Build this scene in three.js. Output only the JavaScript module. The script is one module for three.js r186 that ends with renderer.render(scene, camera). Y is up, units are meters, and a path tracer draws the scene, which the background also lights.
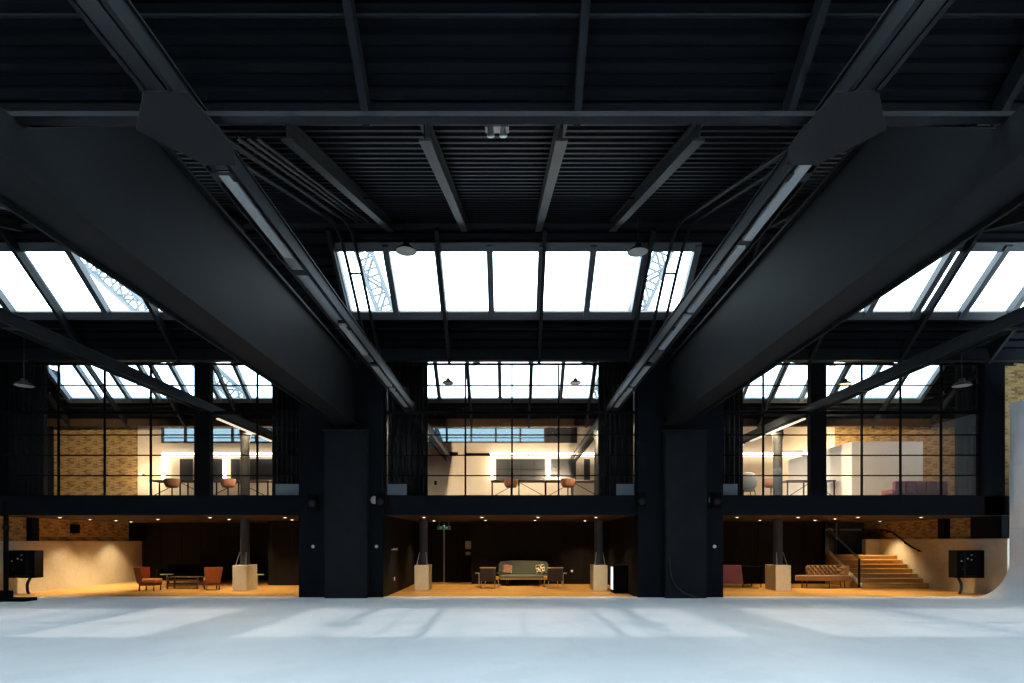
import * as THREE from 'three';
import { RoundedBoxGeometry } from 'three/addons/geometries/RoundedBoxGeometry.js';
import { mergeGeometries } from 'three/addons/utils/BufferGeometryUtils.js';
import { RectAreaLightUniformsLib } from 'three/addons/lights/RectAreaLightUniformsLib.js';

RectAreaLightUniformsLib.init();
const scene = new THREE.Scene();

// ---------------------------------------------------------------- camera (shifted lens), sky, exposure
const FOCAL = 600, EYE = 1.8;
const camera = new THREE.PerspectiveCamera(2 * Math.atan(541 / FOCAL) * 180 / Math.PI, 1024 / 1082, 0.1, 200);
camera.setViewOffset(1024, 1082, 1, 0, 1024, 683);
camera.position.set(0, EYE, 0);
camera.lookAt(0, EYE, -10);
scene.add(camera);
scene.background = new THREE.Color().setRGB(0.68, 0.87, 1.0);       // bright overcast sky
scene.backgroundIntensity = 7.1;
const sun = new THREE.DirectionalLight(new THREE.Color(1.0, 0.94, 0.90), 1.3);   // weak veiled sun from behind the camera
sun.position.set(0.6, 10, 11.8 + 3); sun.target.position.set(0, 0, 3); sun.castShadow = true; sun.shadow.radius = 1.4;
sun.shadow.mapSize.set(2048, 2048); Object.assign(sun.shadow.camera, { left: -30, right: 30, top: 40, bottom: -40, near: -40, far: 80 });
scene.add(sun, sun.target);
const renderer = new THREE.WebGLRenderer({ antialias: true });
renderer.toneMapping = THREE.LinearToneMapping;
renderer.toneMappingExposure = 1.0;
renderer.shadowMap.enabled = true;
const DOWNLIGHT = 29, STRIP = 40, BATTEN = 290;

// ---------------------------------------------------------------- helpers
let seed = 7;
const rnd = () => { seed = (seed * 16807) % 2147483647; return seed / 2147483647; };
const used = new Map();
function numbered(n) { const k = used.get(n) ?? 0; used.set(n, k + 1); return k ? n + '_' + String(k).padStart(3, '0') : n; }
function shadows(o) { o.castShadow = true; o.receiveShadow = true; return o; }
function obj(name, geos, mat, parent) {
  let g = Array.isArray(geos) ? (geos.length > 1 ? mergeGeometries(geos.map(clean), false) : clean(geos[0])) : clean(geos);
  const m = shadows(new THREE.Mesh(g, mat));
  m.name = parent ? name : numbered(name);
  (parent ?? scene).add(m);
  return m;
}
function clean(g) {                                                  // plain non-indexed geometry, uv in metres by facing
  if (g.userData.clean) return g;
  if (g.userData.ownUv) { const q = g.index ? g.toNonIndexed() : g; q.userData = { clean: true }; return q; }
  const q = g.index ? g.toNonIndexed() : g;
  for (const k of Object.keys(q.attributes)) if (!['position', 'normal', 'uv'].includes(k)) q.deleteAttribute(k);
  const p = q.attributes.position, n = q.attributes.normal, uv = new Float32Array(p.count * 2);
  for (let i = 0; i < p.count; i++) {
    const ax = Math.abs(n.getX(i)), ay = Math.abs(n.getY(i)), az = Math.abs(n.getZ(i));
    const [u, v] = ay > ax && ay > az ? [p.getX(i), p.getZ(i)] : ax > az ? [p.getZ(i), p.getY(i)] : [p.getX(i), p.getY(i)];
    uv[2 * i] = u; uv[2 * i + 1] = v;
  }
  q.setAttribute('uv', new THREE.BufferAttribute(uv, 2));
  q.userData = { clean: true };
  return q;
}
function thing(name, label, category, pos = [0, 0, 0], turn = 0, group) {
  const o = new THREE.Group(); o.name = numbered(name); scene.add(o);
  o.position.set(...pos); o.rotation.y = turn; o.userData = { label, category };
  if (group) o.userData.group = group;
  return o;
}
function tag(o, label, category, group) { o.userData = { ...o.userData, label, category }; if (group) o.userData.group = group; return o; }
function setting(o, label, category = 'structure') { o.userData = { ...o.userData, kind: 'structure', label, category }; return o; }
function settingGroup(name, label, category) { return setting(thing(name, label, category), label, category); }
function copy(o, label, pos, turn) {
  const c = o.clone(); c.name = numbered(o.name.replace(/_\d{3}$/, '')); scene.add(c);
  c.userData = { ...o.userData, label }; c.position.set(...pos); if (turn !== undefined) c.rotation.y = turn;
  return c;
}
// box by its limits; d is distance in front of the camera station (z = -d)
function bx(x0, x1, y0, y1, d0, d1) { return new THREE.BoxGeometry(Math.abs(x1 - x0), Math.abs(y1 - y0), Math.abs(d1 - d0)).translate((x0 + x1) / 2, (y0 + y1) / 2, -(d0 + d1) / 2); }
function lb(w, h, d, x, y, z) { return new THREE.BoxGeometry(w, h, d).translate(x, y, z); }      // local box by centre
function rb(w, h, d, r, x, y, z, seg = 3) { return new RoundedBoxGeometry(w, h, d, seg, r).translate(x, y, z); }
const V = (x, y, z) => new THREE.Vector3(x, y, z);
function along(g, p, q, up = V(0, 1, 0)) {                          // geometry with its length on +z of unit 1 -> from p to q
  const dir = q.clone().sub(p), L = dir.length(); dir.normalize();
  let u = Math.abs(dir.dot(up)) > 0.99 ? V(1, 0, 0) : up;
  const side = u.clone().cross(dir).normalize(), uu = dir.clone().cross(side);
  const m = new THREE.Matrix4().makeBasis(side, uu, dir).setPosition(p.clone().add(q).multiplyScalar(0.5));
  return g(L).applyMatrix4(m);
}
const bar = (p, q, w, h, up) => along((L) => new THREE.BoxGeometry(w, h, L), p, q, up);
const rod = (p, q, r, seg = 10) => along((L) => new THREE.CylinderGeometry(r, r, L, seg).rotateX(Math.PI / 2), p, q);
const ibeam = (p, q, w, h, tf = 0.03, tw = 0.025) => along((L) => mergeGeometries([
  new THREE.BoxGeometry(w, tf, L).translate(0, h / 2 - tf / 2, 0), new THREE.BoxGeometry(w, tf, L).translate(0, -h / 2 + tf / 2, 0), new THREE.BoxGeometry(tw, h - 2 * tf, L)]), p, q);
function tube(points, r, seg = 40, rad = 8) { return new THREE.TubeGeometry(new THREE.CatmullRomCurve3(points.map((p) => V(...p))), seg, r, rad); }
const cyl = (r0, r1, h, x, y, z, seg = 20) => new THREE.CylinderGeometry(r0, r1, h, seg).translate(x, y, z);
const lathe = (pts, seg = 28) => new THREE.LatheGeometry(pts.map(([a, b]) => new THREE.Vector2(a, b)), seg);
function prism(pts, depth, bevel = 0) {
  const s = new THREE.Shape(pts.map(([a, b]) => new THREE.Vector2(a, b)));
  return new THREE.ExtrudeGeometry(s, { depth, bevelEnabled: bevel > 0, bevelSize: bevel, bevelThickness: bevel, bevelSegments: 2, steps: 1 });
}

// ---------------------------------------------------------------- procedural textures
function hash(x, y, s) { let h = Math.imul(x, 374761393) + Math.imul(y, 668265263) + Math.imul(s, 2147483647); h = Math.imul(h ^ (h >>> 13), 1274126177); return ((h ^ (h >>> 16)) >>> 0) / 4294967296; }
function vnoise(x, y, per, s) {
  const xi = Math.floor(x), yi = Math.floor(y), fx = x - xi, fy = y - yi, w = (a) => ((a % per) + per) % per;
  const u = fx * fx * (3 - 2 * fx), v = fy * fy * (3 - 2 * fy);
  const a = hash(w(xi), w(yi), s), b = hash(w(xi + 1), w(yi), s), c = hash(w(xi), w(yi + 1), s), d = hash(w(xi + 1), w(yi + 1), s);
  return a + (b - a) * u + (c - a) * v + (a - b - c + d) * u * v;
}
function fbm(u, v, base, oct, s) { let t = 0, a = 0.5, n = 0; for (let i = 0; i < oct; i++) { const f = base << i; t += a * vnoise(u * f, v * f, f, s + i); n += a; a *= 0.55; } return t / n; }
function tex(N, size, fn, srgb = true) {                            // size in metres per repeat (u, v); fn(u, v) -> [r, g, b] 0..1
  const [sx, sy] = Array.isArray(size) ? size : [size, size], data = new Uint8Array(N * N * 4);
  for (let j = 0; j < N; j++) for (let i = 0; i < N; i++) {
    const c = fn(i / N, j / N), k = 4 * (j * N + i);
    for (let q = 0; q < 3; q++) data[k + q] = Math.max(0, Math.min(255, c[q] * 255));
    data[k + 3] = 255;
  }
  const t = new THREE.DataTexture(data, N, N);
  t.wrapS = t.wrapT = THREE.RepeatWrapping; t.magFilter = THREE.LinearFilter; t.minFilter = THREE.LinearMipmapLinearFilter; t.generateMipmaps = true;
  t.repeat.set(1 / sx, 1 / sy); if (srgb) t.colorSpace = THREE.SRGBColorSpace; t.needsUpdate = true;
  return t;
}
const mixc = (a, b, t) => a.map((v, i) => v + (b[i] - v) * t);
const std = (o) => new THREE.MeshStandardMaterial(o);
function paint(rgb, rough, vary = 0.15, scale = 2.5, spec = 0.10) {               // painted surface with faint mottling
  const t = tex(128, scale, (u, v) => { const k = 1 - vary + 2 * vary * fbm(u, v, 4, 4, 11); return rgb.map((c) => c * k); });
  return new THREE.MeshPhysicalMaterial({ map: t, roughness: rough, specularIntensity: spec });
}
// sRGB triples 0..1
const M = {};
M.white = std({ map: tex(256, 3.2, (u, v) => { const k = fbm(u, v, 4, 5, 3), s = fbm(u, v, 3, 3, 9) > 0.66 ? -0.012 : 0; return mixc([0.90, 0.915, 0.93], [0.94, 0.95, 0.96], k).map((c) => c + s); }), roughness: 0.62 });
M.black = paint([0.075, 0.088, 0.11], 0.55);
M.deck = paint([0.047, 0.058, 0.078], 0.55, 0.12);
M.steel = paint([0.185, 0.188, 0.188], 0.5, 0.14, 1.3);
M.steelDark = paint([0.125, 0.136, 0.15], 0.5, 0.14, 1.7);
M.girder = paint([0.098, 0.107, 0.116], 0.6, 0.13, 2.1);
M.iron = paint([0.30, 0.31, 0.33], 0.55, 0.12, 0.8);
M.frame = std({ color: new THREE.Color(0.035, 0.045, 0.055), roughness: 0.45 });
M.blueFrame = std({ color: new THREE.Color(0.06, 0.085, 0.105), roughness: 0.45 });
M.panel = paint([0.125, 0.115, 0.11], 0.6, 0.12, 1.1);
M.curtain = std({ color: new THREE.Color(0.005, 0.0055, 0.007), roughness: 0.95 });
M.greyPanel = std({ color: new THREE.Color(0.20, 0.24, 0.29), roughness: 0.6 });
M.soffit = paint([0.25, 0.20, 0.165], 0.7, 0.08, 1.5);
M.cream = paint([0.86, 0.80, 0.72], 0.8, 0.04, 2);
M.whiteWall = paint([0.86, 0.84, 0.82], 0.75, 0.03, 2);
M.darkPane = std({ color: new THREE.Color(0.05, 0.052, 0.056), roughness: 0.18 });
M.glass = new THREE.MeshPhysicalMaterial({ color: 0xffffff, transmission: 1, thickness: 0, roughness: 0.02, ior: 1.45 });
M.dustyGlass = new THREE.MeshPhysicalMaterial({ color: new THREE.Color(0.86, 0.91, 0.93), transmission: 1, thickness: 0, roughness: 0.05, ior: 1.45 });
M.concrete = std({ map: tex(256, 2.4, (u, v) => { const a = fbm(u, v, 3, 5, 21), b = fbm(u, v, 24, 3, 31), pore = b > 0.74 ? -0.035 : 0; return mixc([0.68, 0.65, 0.58], [0.80, 0.77, 0.70], a).map((c) => c + pore + (b - 0.5) * 0.07); }), roughness: 0.85 });
function brickTexture(light, dark, mortar, s) {                      // eight courses of English stock brick per repeat
  const W = 0.9, H = 0.6, rows = 8, cols = 4;
  return tex(256, [W, H], (u, v) => {
    const r = Math.floor(v * rows), fv = v * rows - r, uu = u * cols + (r % 2 ? 0.5 : 0), c = ((Math.floor(uu)) % cols + cols) % cols, fu = uu - Math.floor(uu);
    const n = fbm(u, v, 16, 3, s) - 0.5;
    if (fv < 0.13 || fu < 0.05) return mortar.map((q) => q + n * 0.12);
    const t = hash(c, r, s); return mixc(light, dark, t * t).map((q) => q + n * 0.14);
  });
}
M.brick = std({ map: brickTexture([0.68, 0.56, 0.35], [0.38, 0.27, 0.17], [0.54, 0.46, 0.33], 41), roughness: 0.9 });
M.wood = std({ map: tex(512, [4.2, 1.6], (u, v) => {
  const rows = 10, r = Math.floor(v * rows), fv = v * rows - r, off = hash(r, 1, 61), uu = u * 2 + off, c = Math.floor(uu), fu = uu - c;
  if (fv < 0.035 || fu < 0.004) return [0.30, 0.19, 0.08];
  const tone = hash(c % 2, r, 71), g = fbm((u + tone * 0.31) % 1, (v * 1.0) % 1, 4, 3, 81), gr = vnoise(u * 16, v * 256, 256, 91);
  return mixc([0.70, 0.52, 0.27], [0.82, 0.64, 0.36], tone * 0.6 + g * 0.4).map((q) => q - 0.06 * gr);
}), roughness: 0.45 });
M.chrome = std({ color: new THREE.Color(0.6, 0.6, 0.6), metalness: 1, roughness: 0.25 });
M.metalPale = std({ color: new THREE.Color(0.45, 0.45, 0.44), roughness: 0.4, metalness: 0.6 });
M.diffuser = std({ color: new THREE.Color(0.20, 0.22, 0.23), roughness: 0.35 });
M.lampWhite = std({ color: new THREE.Color(0.5, 0.5, 0.48), roughness: 0.4 });
M.tinted = new THREE.MeshPhysicalMaterial({ color: new THREE.Color(0.30, 0.345, 0.36), transmission: 1, thickness: 0, roughness: 0.04, ior: 1.45 });
M.lens = std({ color: new THREE.Color(0.8, 0.8, 0.8), emissive: new THREE.Color(1.0, 0.80, 0.52), emissiveIntensity: 3, roughness: 0.4 });
M.led = std({ color: new THREE.Color(0.8, 0.8, 0.8), emissive: new THREE.Color(1.0, 0.86, 0.66), emissiveIntensity: 7, roughness: 0.4 });
M.battenGlow = std({ color: new THREE.Color(0.6, 0.6, 0.6), emissive: new THREE.Color(1.0, 0.86, 0.66), emissiveIntensity: 0.9, roughness: 0.4 });
M.matteBlack = new THREE.MeshPhysicalMaterial({ color: new THREE.Color(0.004, 0.004, 0.005), roughness: 0.75, specularIntensity: 0.1 });
M.rubber = std({ color: new THREE.Color(0.010, 0.010, 0.011), roughness: 0.7 });
M.leather = std({ map: tex(128, 0.5, (u, v) => { const k = fbm(u, v, 8, 4, 101); return mixc([0.45, 0.215, 0.085], [0.56, 0.29, 0.12], k); }), roughness: 0.45 });
M.seatTan = std({ map: tex(128, 0.5, (u, v) => { const k = fbm(u, v, 8, 4, 111); return mixc([0.80, 0.50, 0.24], [0.88, 0.58, 0.30], k); }), roughness: 0.5 });
M.darkWood = std({ color: new THREE.Color(0.05, 0.025, 0.014), roughness: 0.45 });
M.greyFabric = std({ map: tex(128, 0.3, (u, v) => { const k = fbm(u, v, 16, 3, 121); return mixc([0.33, 0.35, 0.33], [0.42, 0.44, 0.42], k); }), roughness: 0.9 });
M.charcoal = std({ color: new THREE.Color(0.06, 0.052, 0.048), roughness: 0.85 });
M.yellow = std({ color: new THREE.Color(0.62, 0.44, 0.07), roughness: 0.8 });
M.mauve = std({ color: new THREE.Color(0.32, 0.12, 0.14), roughness: 0.9 });
M.tufted = std({ map: tex(128, 0.4, (u, v) => { const k = fbm(u, v, 8, 4, 131); return mixc([0.42, 0.29, 0.17], [0.52, 0.37, 0.22], k); }), roughness: 0.6 });
M.red = std({ map: tex(128, 0.24, (u, v) => (Math.floor(u * 6) + Math.floor(v * 6)) % 2 ? [0.45, 0.14, 0.17] : [0.56, 0.36, 0.36]), roughness: 0.9 });
M.zigzag = std({ map: tex(128, 0.22, (u, v) => { const z = (v * 4 + Math.abs(((u * 3) % 1) - 0.5)) % 1; return z < 0.34 ? [0.60, 0.20, 0.16] : z < 0.67 ? [0.85, 0.78, 0.66] : [0.25, 0.22, 0.22]; }), roughness: 0.9 });
M.blockPrint = std({ map: tex(128, 0.26, (u, v) => hash(Math.floor(u * 5), Math.floor(v * 4), 141) > 0.5 ? [0.88, 0.82, 0.70] : [0.15, 0.15, 0.14]), roughness: 0.9 });
M.tan = std({ color: new THREE.Color(0.30, 0.13, 0.07), roughness: 0.6 });
M.paper = std({ color: new THREE.Color(0.84, 0.83, 0.80), roughness: 0.9 });
M.asphalt = paint([0.35, 0.35, 0.35], 0.9);
M.crane = std({ color: new THREE.Color(0.10, 0.12, 0.13), roughness: 0.7 });

// ---------------------------------------------------------------- measures of the building
const X = (px, d) => (px - 511) * d / FOCAL;                         // across, at distance d
const Y = (py, d) => EYE + (541 - py) * d / FOCAL;                   // height, at distance d
const DG = 19.26;                                                    // glazed line of the mezzanine
const SPAN = 10.92, RISE = 7.46, VALLEY = 7.70, RIDGE = 10.26, SIDE = 24, BACK = 31.5, REAR = -13.5;
const valleyAt = (k) => 8.34 + SPAN * k;                             // k = -2 .. 2
const SOFFIT = 2.63, SLAB = 3.25, BEAMBOTTOM = 7.56;

// ---------------------------------------------------------------- floors
{
  const f = settingGroup('floor', 'glossy white painted studio floor of the infinity cove', 'floor');
  obj('slab', bx(-SIDE, 14.8, -0.25, 0, REAR, DG), M.white, f);
  obj('edge_strip', new RoundedBoxGeometry(31.8, 0.03, 0.05, 2, 0.012).translate(-1.1, 0.0, -DG), M.white, f);
  const w = obj('floor', bx(-SIDE, SIDE, -0.27, -0.02, DG, BACK), M.wood);
  setting(w, 'golden oak plank floor below the mezzanine', 'floor');
}
{                                                                    // cove: floor curving up into a white wall, panels above
  const R = 1.2, pts = [[14.8, -0.25]];
  for (let i = 0; i <= 20; i++) { const a = i / 20 * Math.PI / 2; pts.push([14.8 + R * Math.sin(a), R - R * Math.cos(a)]); }
  pts.push([16.12, R], [16.12, -0.25]);
  const c = settingGroup('wall_right', 'white curved infinity cove wall at the right edge', 'wall');
  obj('cove', prism(pts, DG - 0.5).translate(0, 0, -DG), M.white, c);
  for (let i = 0; i < 5; i++) obj('panel', bx(16.0, 16.12, R + i + 0.006 + (i ? 0 : -0.006), R + i + 1, 0.5, DG), M.white, c);
}

// ---------------------------------------------------------------- roof
function deck(d0, h0, d1, h1, x0, x1) {                              // trapezoidal metal deck, ribs across
  const L = Math.hypot(d1 - d0, h1 - h0), n = Math.max(1, Math.round(L / 0.29)), p = L / n, prof = [];
  for (let i = 0; i < n; i++) prof.push([i * p, 0], [i * p + 0.34 * p, 0], [i * p + 0.46 * p, 0.075], [i * p + 0.88 * p, 0.075]);
  prof.push([L, 0]);
  const ux = (d1 - d0) / L, uy = (h1 - h0) / L, P = prof.map(([a, b]) => [d0 + a * ux - b * uy, h0 + a * uy + b * ux]);
  const T = 0.25, top = [[d1 - T * uy, h1 + T * ux], [d0 - T * uy, h0 + T * ux]];
  const loop = [...P, ...top], g = prism(loop, x1 - x0);
  // shape (a = distance, b = height) extruded along +z -> turn so extrusion runs along +x and a runs along -z
  return g.applyMatrix4(new THREE.Matrix4().makeBasis(V(0, 0, -1), V(0, 1, 0), V(1, 0, 0)).setPosition(x0, 0, 0));
}
const slopeDown = (k, t) => [valleyAt(k) + RISE + t, RIDGE - t * (RIDGE - VALLEY) / (SPAN - RISE)];   // t metres past the ridge, horizontally
const TOP = 0.58, T1 = 2.26, DOWN = SPAN - RISE;
const spans = [
  { k: -2, name: 'rear', groups: [[-16.4, -7.83, 6], [-4.85, 5.1, 7], [7.83, 16.4, 6]] },
  { k: -1, name: 'nearest', groups: [[-16.4, -7.83, 6], [-4.85, 5.1, 7], [7.83, 16.4, 6]] },
  { k: 0, name: 'middle', groups: [[-16.4, -7.83, 6], [-4.85, 5.1, 7], [7.83, 16.4, 6]] },
  { k: 1, name: 'mezzanine', groups: [[-21.3, -6.8, 10], [-4.9, 5.3, 7], [6.8, 19.7, 9]] },
];
let windowNumber = 0;
const R0 = 3.2, R1 = 6.8;                                            // rooflight in the near rising slope, metres from its valley
for (const { k, name, groups } of spans) {
  const d0 = valleyAt(k), dr = d0 + RISE;
  const c = settingGroup('ceiling', 'dark corrugated metal roof deck of the ' + name + ' roof bay', 'ceiling');
  const rising = (t) => [d0 + t, VALLEY + t * (RIDGE - VALLEY) / RISE];
  if (k === -1) {                                                    // this bay has rooflights in both slopes, above the photographer
    const lo = rising(R0), hi = rising(R1), gp = [-SIDE, -16.4, -6.4, -4.85, 5.1, 6.4, 16.4, SIDE];
    obj('deck', deck(d0, VALLEY, ...lo, -SIDE, SIDE), M.deck, c); obj('deck', deck(...hi, dr, RIDGE, -SIDE, SIDE), M.deck, c);
    for (let i = 0; i < gp.length; i += 2) obj('deck', deck(...lo, ...hi, gp[i], gp[i + 1]), M.deck, c);
    for (let g = 0; g < 3; g++) {
      const w = new THREE.Group(); w.name = 'window_' + (++windowNumber); scene.add(w);
      setting(w, 'large ' + ['left hand', 'central', 'right hand'][g] + ' rooflight in the near slope above the photographer', 'skylight');
      const x0 = gp[2 * g + 1], x1 = gp[2 * g + 2], pitch = (x1 - x0) / 7;
      for (let i = 0; i <= 7; i++) obj('mullion', bar(V(x0 + i * pitch, lo[1] + 0.1, -lo[0]), V(x0 + i * pitch, hi[1] + 0.1, -hi[0]), 0.08, 0.12), M.frame, w);
      for (const q of [lo, hi]) obj('rail', bar(V(x0, q[1] + 0.1, -q[0]), V(x1, q[1] + 0.1, -q[0]), 0.12, 0.16), M.frame, w);
      for (let i = 0; i < 7; i++) obj('pane', bar(V(x0 + (i + 0.5) * pitch, lo[1] + 0.13, -lo[0]), V(x0 + (i + 0.5) * pitch, hi[1] + 0.13, -hi[0]), pitch - 0.1, 0.012), M.glass, w);
    }
  } else obj('deck', deck(d0, VALLEY, dr, RIDGE, -SIDE, SIDE), M.deck, c);
  const T0 = k === 1 ? 0.3 : 0.58;
  const a = slopeDown(k, 0), b = slopeDown(k, T0), e = slopeDown(k, T1), f = slopeDown(k, DOWN);
  obj('deck', deck(...a, ...b, -SIDE, SIDE), M.deck, c);
  obj('deck', deck(...e, ...f, -SIDE, SIDE), M.deck, c);
  const gaps = [-SIDE, ...groups.flatMap(([x0, x1]) => [x0, x1]), SIDE];
  for (let i = 0; i < gaps.length; i += 2) obj('deck', deck(...b, ...e, gaps[i], gaps[i + 1]), M.deck, c);
  obj('ridge_beam', bx(-SIDE, SIDE, RIDGE - 0.16, RIDGE - 0.02, dr - 0.12, dr + 0.12), M.steelDark, c);
  // rafters below the rising slope: pale I-sections
  for (let i = -12; i <= 11; i++) {
    const x = -1.22 + i * 1.94; if (Math.abs(x) > SIDE - 0.3 || (Math.abs(x) > 4.5 && Math.abs(x) < 5.9) || (k === -1 && i % 2)) continue;
    obj('rafter', ibeam(V(x, VALLEY - 0.12, -d0 - 0.1), V(x, RIDGE - 0.2, -dr + 0.05), 0.17, 0.26), M.steel, c);
  }
  // rafters below the falling slope
  for (let i = -9; i <= 7; i++) {
    const x = 0.9 + i * 2.87; if (Math.abs(x) > SIDE - 0.3) continue;
    obj('rafter', bar(V(x, RIDGE - 0.2, -dr - 0.05), V(x, VALLEY - 0.13, -f[0] + 0.05), 0.10, 0.26), M.steelDark, c);
  }
  // purlin under the skylight sill
  const s = slopeDown(k, T1 + 0.28);
  obj('purlin', bx(-SIDE, SIDE, s[1] - 0.10, s[1] - 0.07, s[0] - 0.02, s[0] + 0.02), M.steelDark, c);
  // skylights
  groups.forEach(([x0, x1, n], gi) => {
    const w = new THREE.Group(); w.name = 'window_' + (++windowNumber); scene.add(w);
    setting(w, 'sloped ' + ['left hand', 'central', 'right hand'][gi] + ' rooflight of the ' + name + ' roof bay', 'skylight');
    const pitch = (x1 - x0) / n, len = Math.hypot(e[0] - b[0], e[1] - b[1]);
    const up = V(0, e[0] - b[0], e[1] - b[1]).normalize();
    const P = (x, t, off = 0) => { const q = slopeDown(k, t); return V(x, q[1], -q[0]).addScaledVector(up.clone().set(0, (SPAN - RISE), -(RIDGE - VALLEY)).normalize(), off); };
    const mf = k === 1 ? M.blueFrame : M.frame;
    for (let i = 0; i <= n; i++) obj('mullion', bar(P(x0 + i * pitch, T0 - 0.05, 0.02), P(x0 + i * pitch, T1 + 0.05, 0.02), 0.17, 0.22), mf, w);
    obj('rail', bar(P(x0 - 0.08, T0, 0.02), P(x1 + 0.08, T0, 0.02), 0.12, 0.24, V(0, 1, 1)), mf, w);
    obj('rail', bar(P(x0 - 0.08, T1, 0.02), P(x1 + 0.08, T1, 0.02), 0.12, 0.24, V(0, 1, 1)), mf, w);
    for (let i = 0; i < n; i++) obj('pane', bar(P(x0 + (i + 0.5) * pitch, T0 + 0.02, 0.06), P(x0 + (i + 0.5) * pitch, T1 - 0.02, 0.06), pitch - 0.15, 0.012), k === 1 && gi !== 1 ? M.dustyGlass : M.glass, w);
  });
}
{                                                                    // short start of the next roof bay, over the far clerestory
  const d0 = valleyAt(2), c = obj('ceiling', deck(d0, VALLEY, d0 + 2.4, VALLEY + 2.4 * (RIDGE - VALLEY) / RISE, -SIDE, SIDE), M.deck);
  setting(c, 'dark roof deck at the far end of the mezzanine', 'ceiling');
}
for (let k = -1; k <= 2; k++) {
  const d = valleyAt(k), slim = k < 1, w = slim ? 0.12 : 0.24, h = slim ? 7.62 : BEAMBOTTOM;
  const m = obj('valley_beam', [bx(-SIDE, SIDE, h, VALLEY + 0.2, d - w, d - 0.02), bx(-SIDE, SIDE, h - 0.02, h, d - w, d)], k === 2 ? M.soffit : slim ? M.deck : M.steelDark);
  setting(m, ['dark steel valley beam behind the camera', 'dark valley beam above the cross beam', 'dark steel beam along the top of the mezzanine glazing', 'brown valley beam over the far end of the mezzanine'][k + 1], 'beam');
}
// ---------------------------------------------------------------- outer walls
setting(obj('wall_left', bx(-SIDE - 0.3, -SIDE, -0.3, 10.8, REAR - 0.3, BACK + 0.5), M.black), 'black painted side wall at the far left', 'wall');
setting(obj('wall_right', bx(SIDE, SIDE + 0.3, -0.3, 10.8, REAR - 0.3, BACK + 0.5), M.black), 'black painted side wall at the far right', 'wall');
setting(obj('wall_rear', bx(-SIDE, SIDE, -0.3, 8.2, REAR - 0.3, REAR), M.black), 'black wall behind the camera', 'wall');
{
  const w = settingGroup('wall_back', 'cream far wall of the mezzanine with a band of high windows', 'wall');
  const y0 = Y(443, BACK), y1 = Y(427.5, BACK), top = 8.6;
  obj('plaster', bx(-19.6, 17.0, SLAB, y0, BACK, BACK + 0.3), M.cream, w);
  obj('brickwork', bx(-SIDE, -19.6, SLAB, top, BACK, BACK + 0.3), M.brick, w);
  obj('brickwork', bx(17.0, SIDE, SLAB, top, BACK, BACK + 0.3), M.brick, w);
  obj('head', bx(-19.6, 17.0, y1, top, BACK, BACK + 0.3), M.cream, w);
  const bands = [[X(161, BACK), X(279, BACK)], [X(422, BACK), X(545, BACK)]];
  const solid = [[-19.6, bands[0][0]], [bands[0][1], bands[1][0]], [bands[1][1], 17.0]];
  for (const [a, b] of solid) obj('plaster', bx(a, b, y0, y1, BACK, BACK + 0.3), M.cream, w);
  bands.forEach(([a, b], i) => {
    const g = new THREE.Group(); g.name = 'window_' + (++windowNumber); scene.add(g);
    setting(g, i ? 'high clerestory window band above the central kitchen wall' : 'high clerestory window band on the left of the far wall', 'window');
    const n = 5, p = (b - a) / n;
    for (let j = 0; j <= n; j++) obj('mullion', bx(a + j * p - 0.05, a + j * p + 0.05, y0, y1, BACK + 0.02, BACK + 0.16), M.blueFrame, g);
    obj('rail', bx(a, b, y0, y0 + 0.09, BACK + 0.02, BACK + 0.16), M.blueFrame, g);
    obj('rail', bx(a, b, y0 + 0.27, y0 + 0.31, BACK + 0.04, BACK + 0.14), M.blueFrame, g);
    for (let j = 0; j < n; j++) obj('pane', bx(a + j * p + 0.05, a + (j + 1) * p - 0.05, y0 + 0.09, y1, BACK + 0.08, BACK + 0.092), M.tinted, g);
  });
  // dark recessed servery windows below the light strip, door and small fittings
  const sv = settingGroup('window_' + (++windowNumber), 'long dark servery window below the light strip', 'window');
  for (const [p0, p1] of [[496, 545], [551, 576], [584, 590]]) obj('dark_pane', bx(X(p0, BACK), X(p1, BACK), Y(480, BACK), Y(459, BACK), BACK - 0.03, BACK), M.darkPane, sv);
  for (const [p0, p1] of [[180, 193], [211, 224], [231, 240], [243, 290]]) obj('dark_pane', bx(X(p0, BACK), X(p1, BACK), Y(480, BACK), Y(459, BACK), BACK - 0.03, BACK), M.darkPane, sv);
  for (const p of [508, 521, 534]) obj('shelf_bar', bx(X(p, BACK) - 0.02, X(p, BACK) + 0.02, Y(480, BACK), Y(459, BACK), BACK - 0.05, BACK - 0.03), M.steel, sv);
  obj('shelf_bar', bx(X(496, BACK), X(545, BACK), Y(470, BACK), Y(469, BACK), BACK - 0.05, BACK - 0.03), M.steel, sv);
  const dk = setting(obj('wall_upper_recess', bx(X(545, BACK), X(577, BACK), y0, y1, BACK - 0.03, BACK), M.darkPane), 'dark panel beside the high clerestory window', 'wall');
  const dr = settingGroup('door_1', 'cream door in the far mezzanine wall', 'door');
  const leaf = obj('leaf', bx(X(433, BACK), X(464, BACK), SLAB, Y(456, BACK), BACK - 0.05, BACK), M.cream, dr);
  obj('handle', bx(X(434.5, BACK), X(437, BACK), Y(485, BACK), Y(481, BACK), BACK - 0.12, BACK - 0.05), M.matteBlack, leaf);
  obj('door_closer', bx(X(447, BACK), X(458, BACK), Y(455, BACK), Y(452.5, BACK), BACK - 0.15, BACK), M.matteBlack, dr);
  obj('head_track', bx(X(465, BACK), X(490, BACK), Y(455, BACK), Y(453.5, BACK), BACK - 0.15, BACK), M.matteBlack, dr);
}
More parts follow.
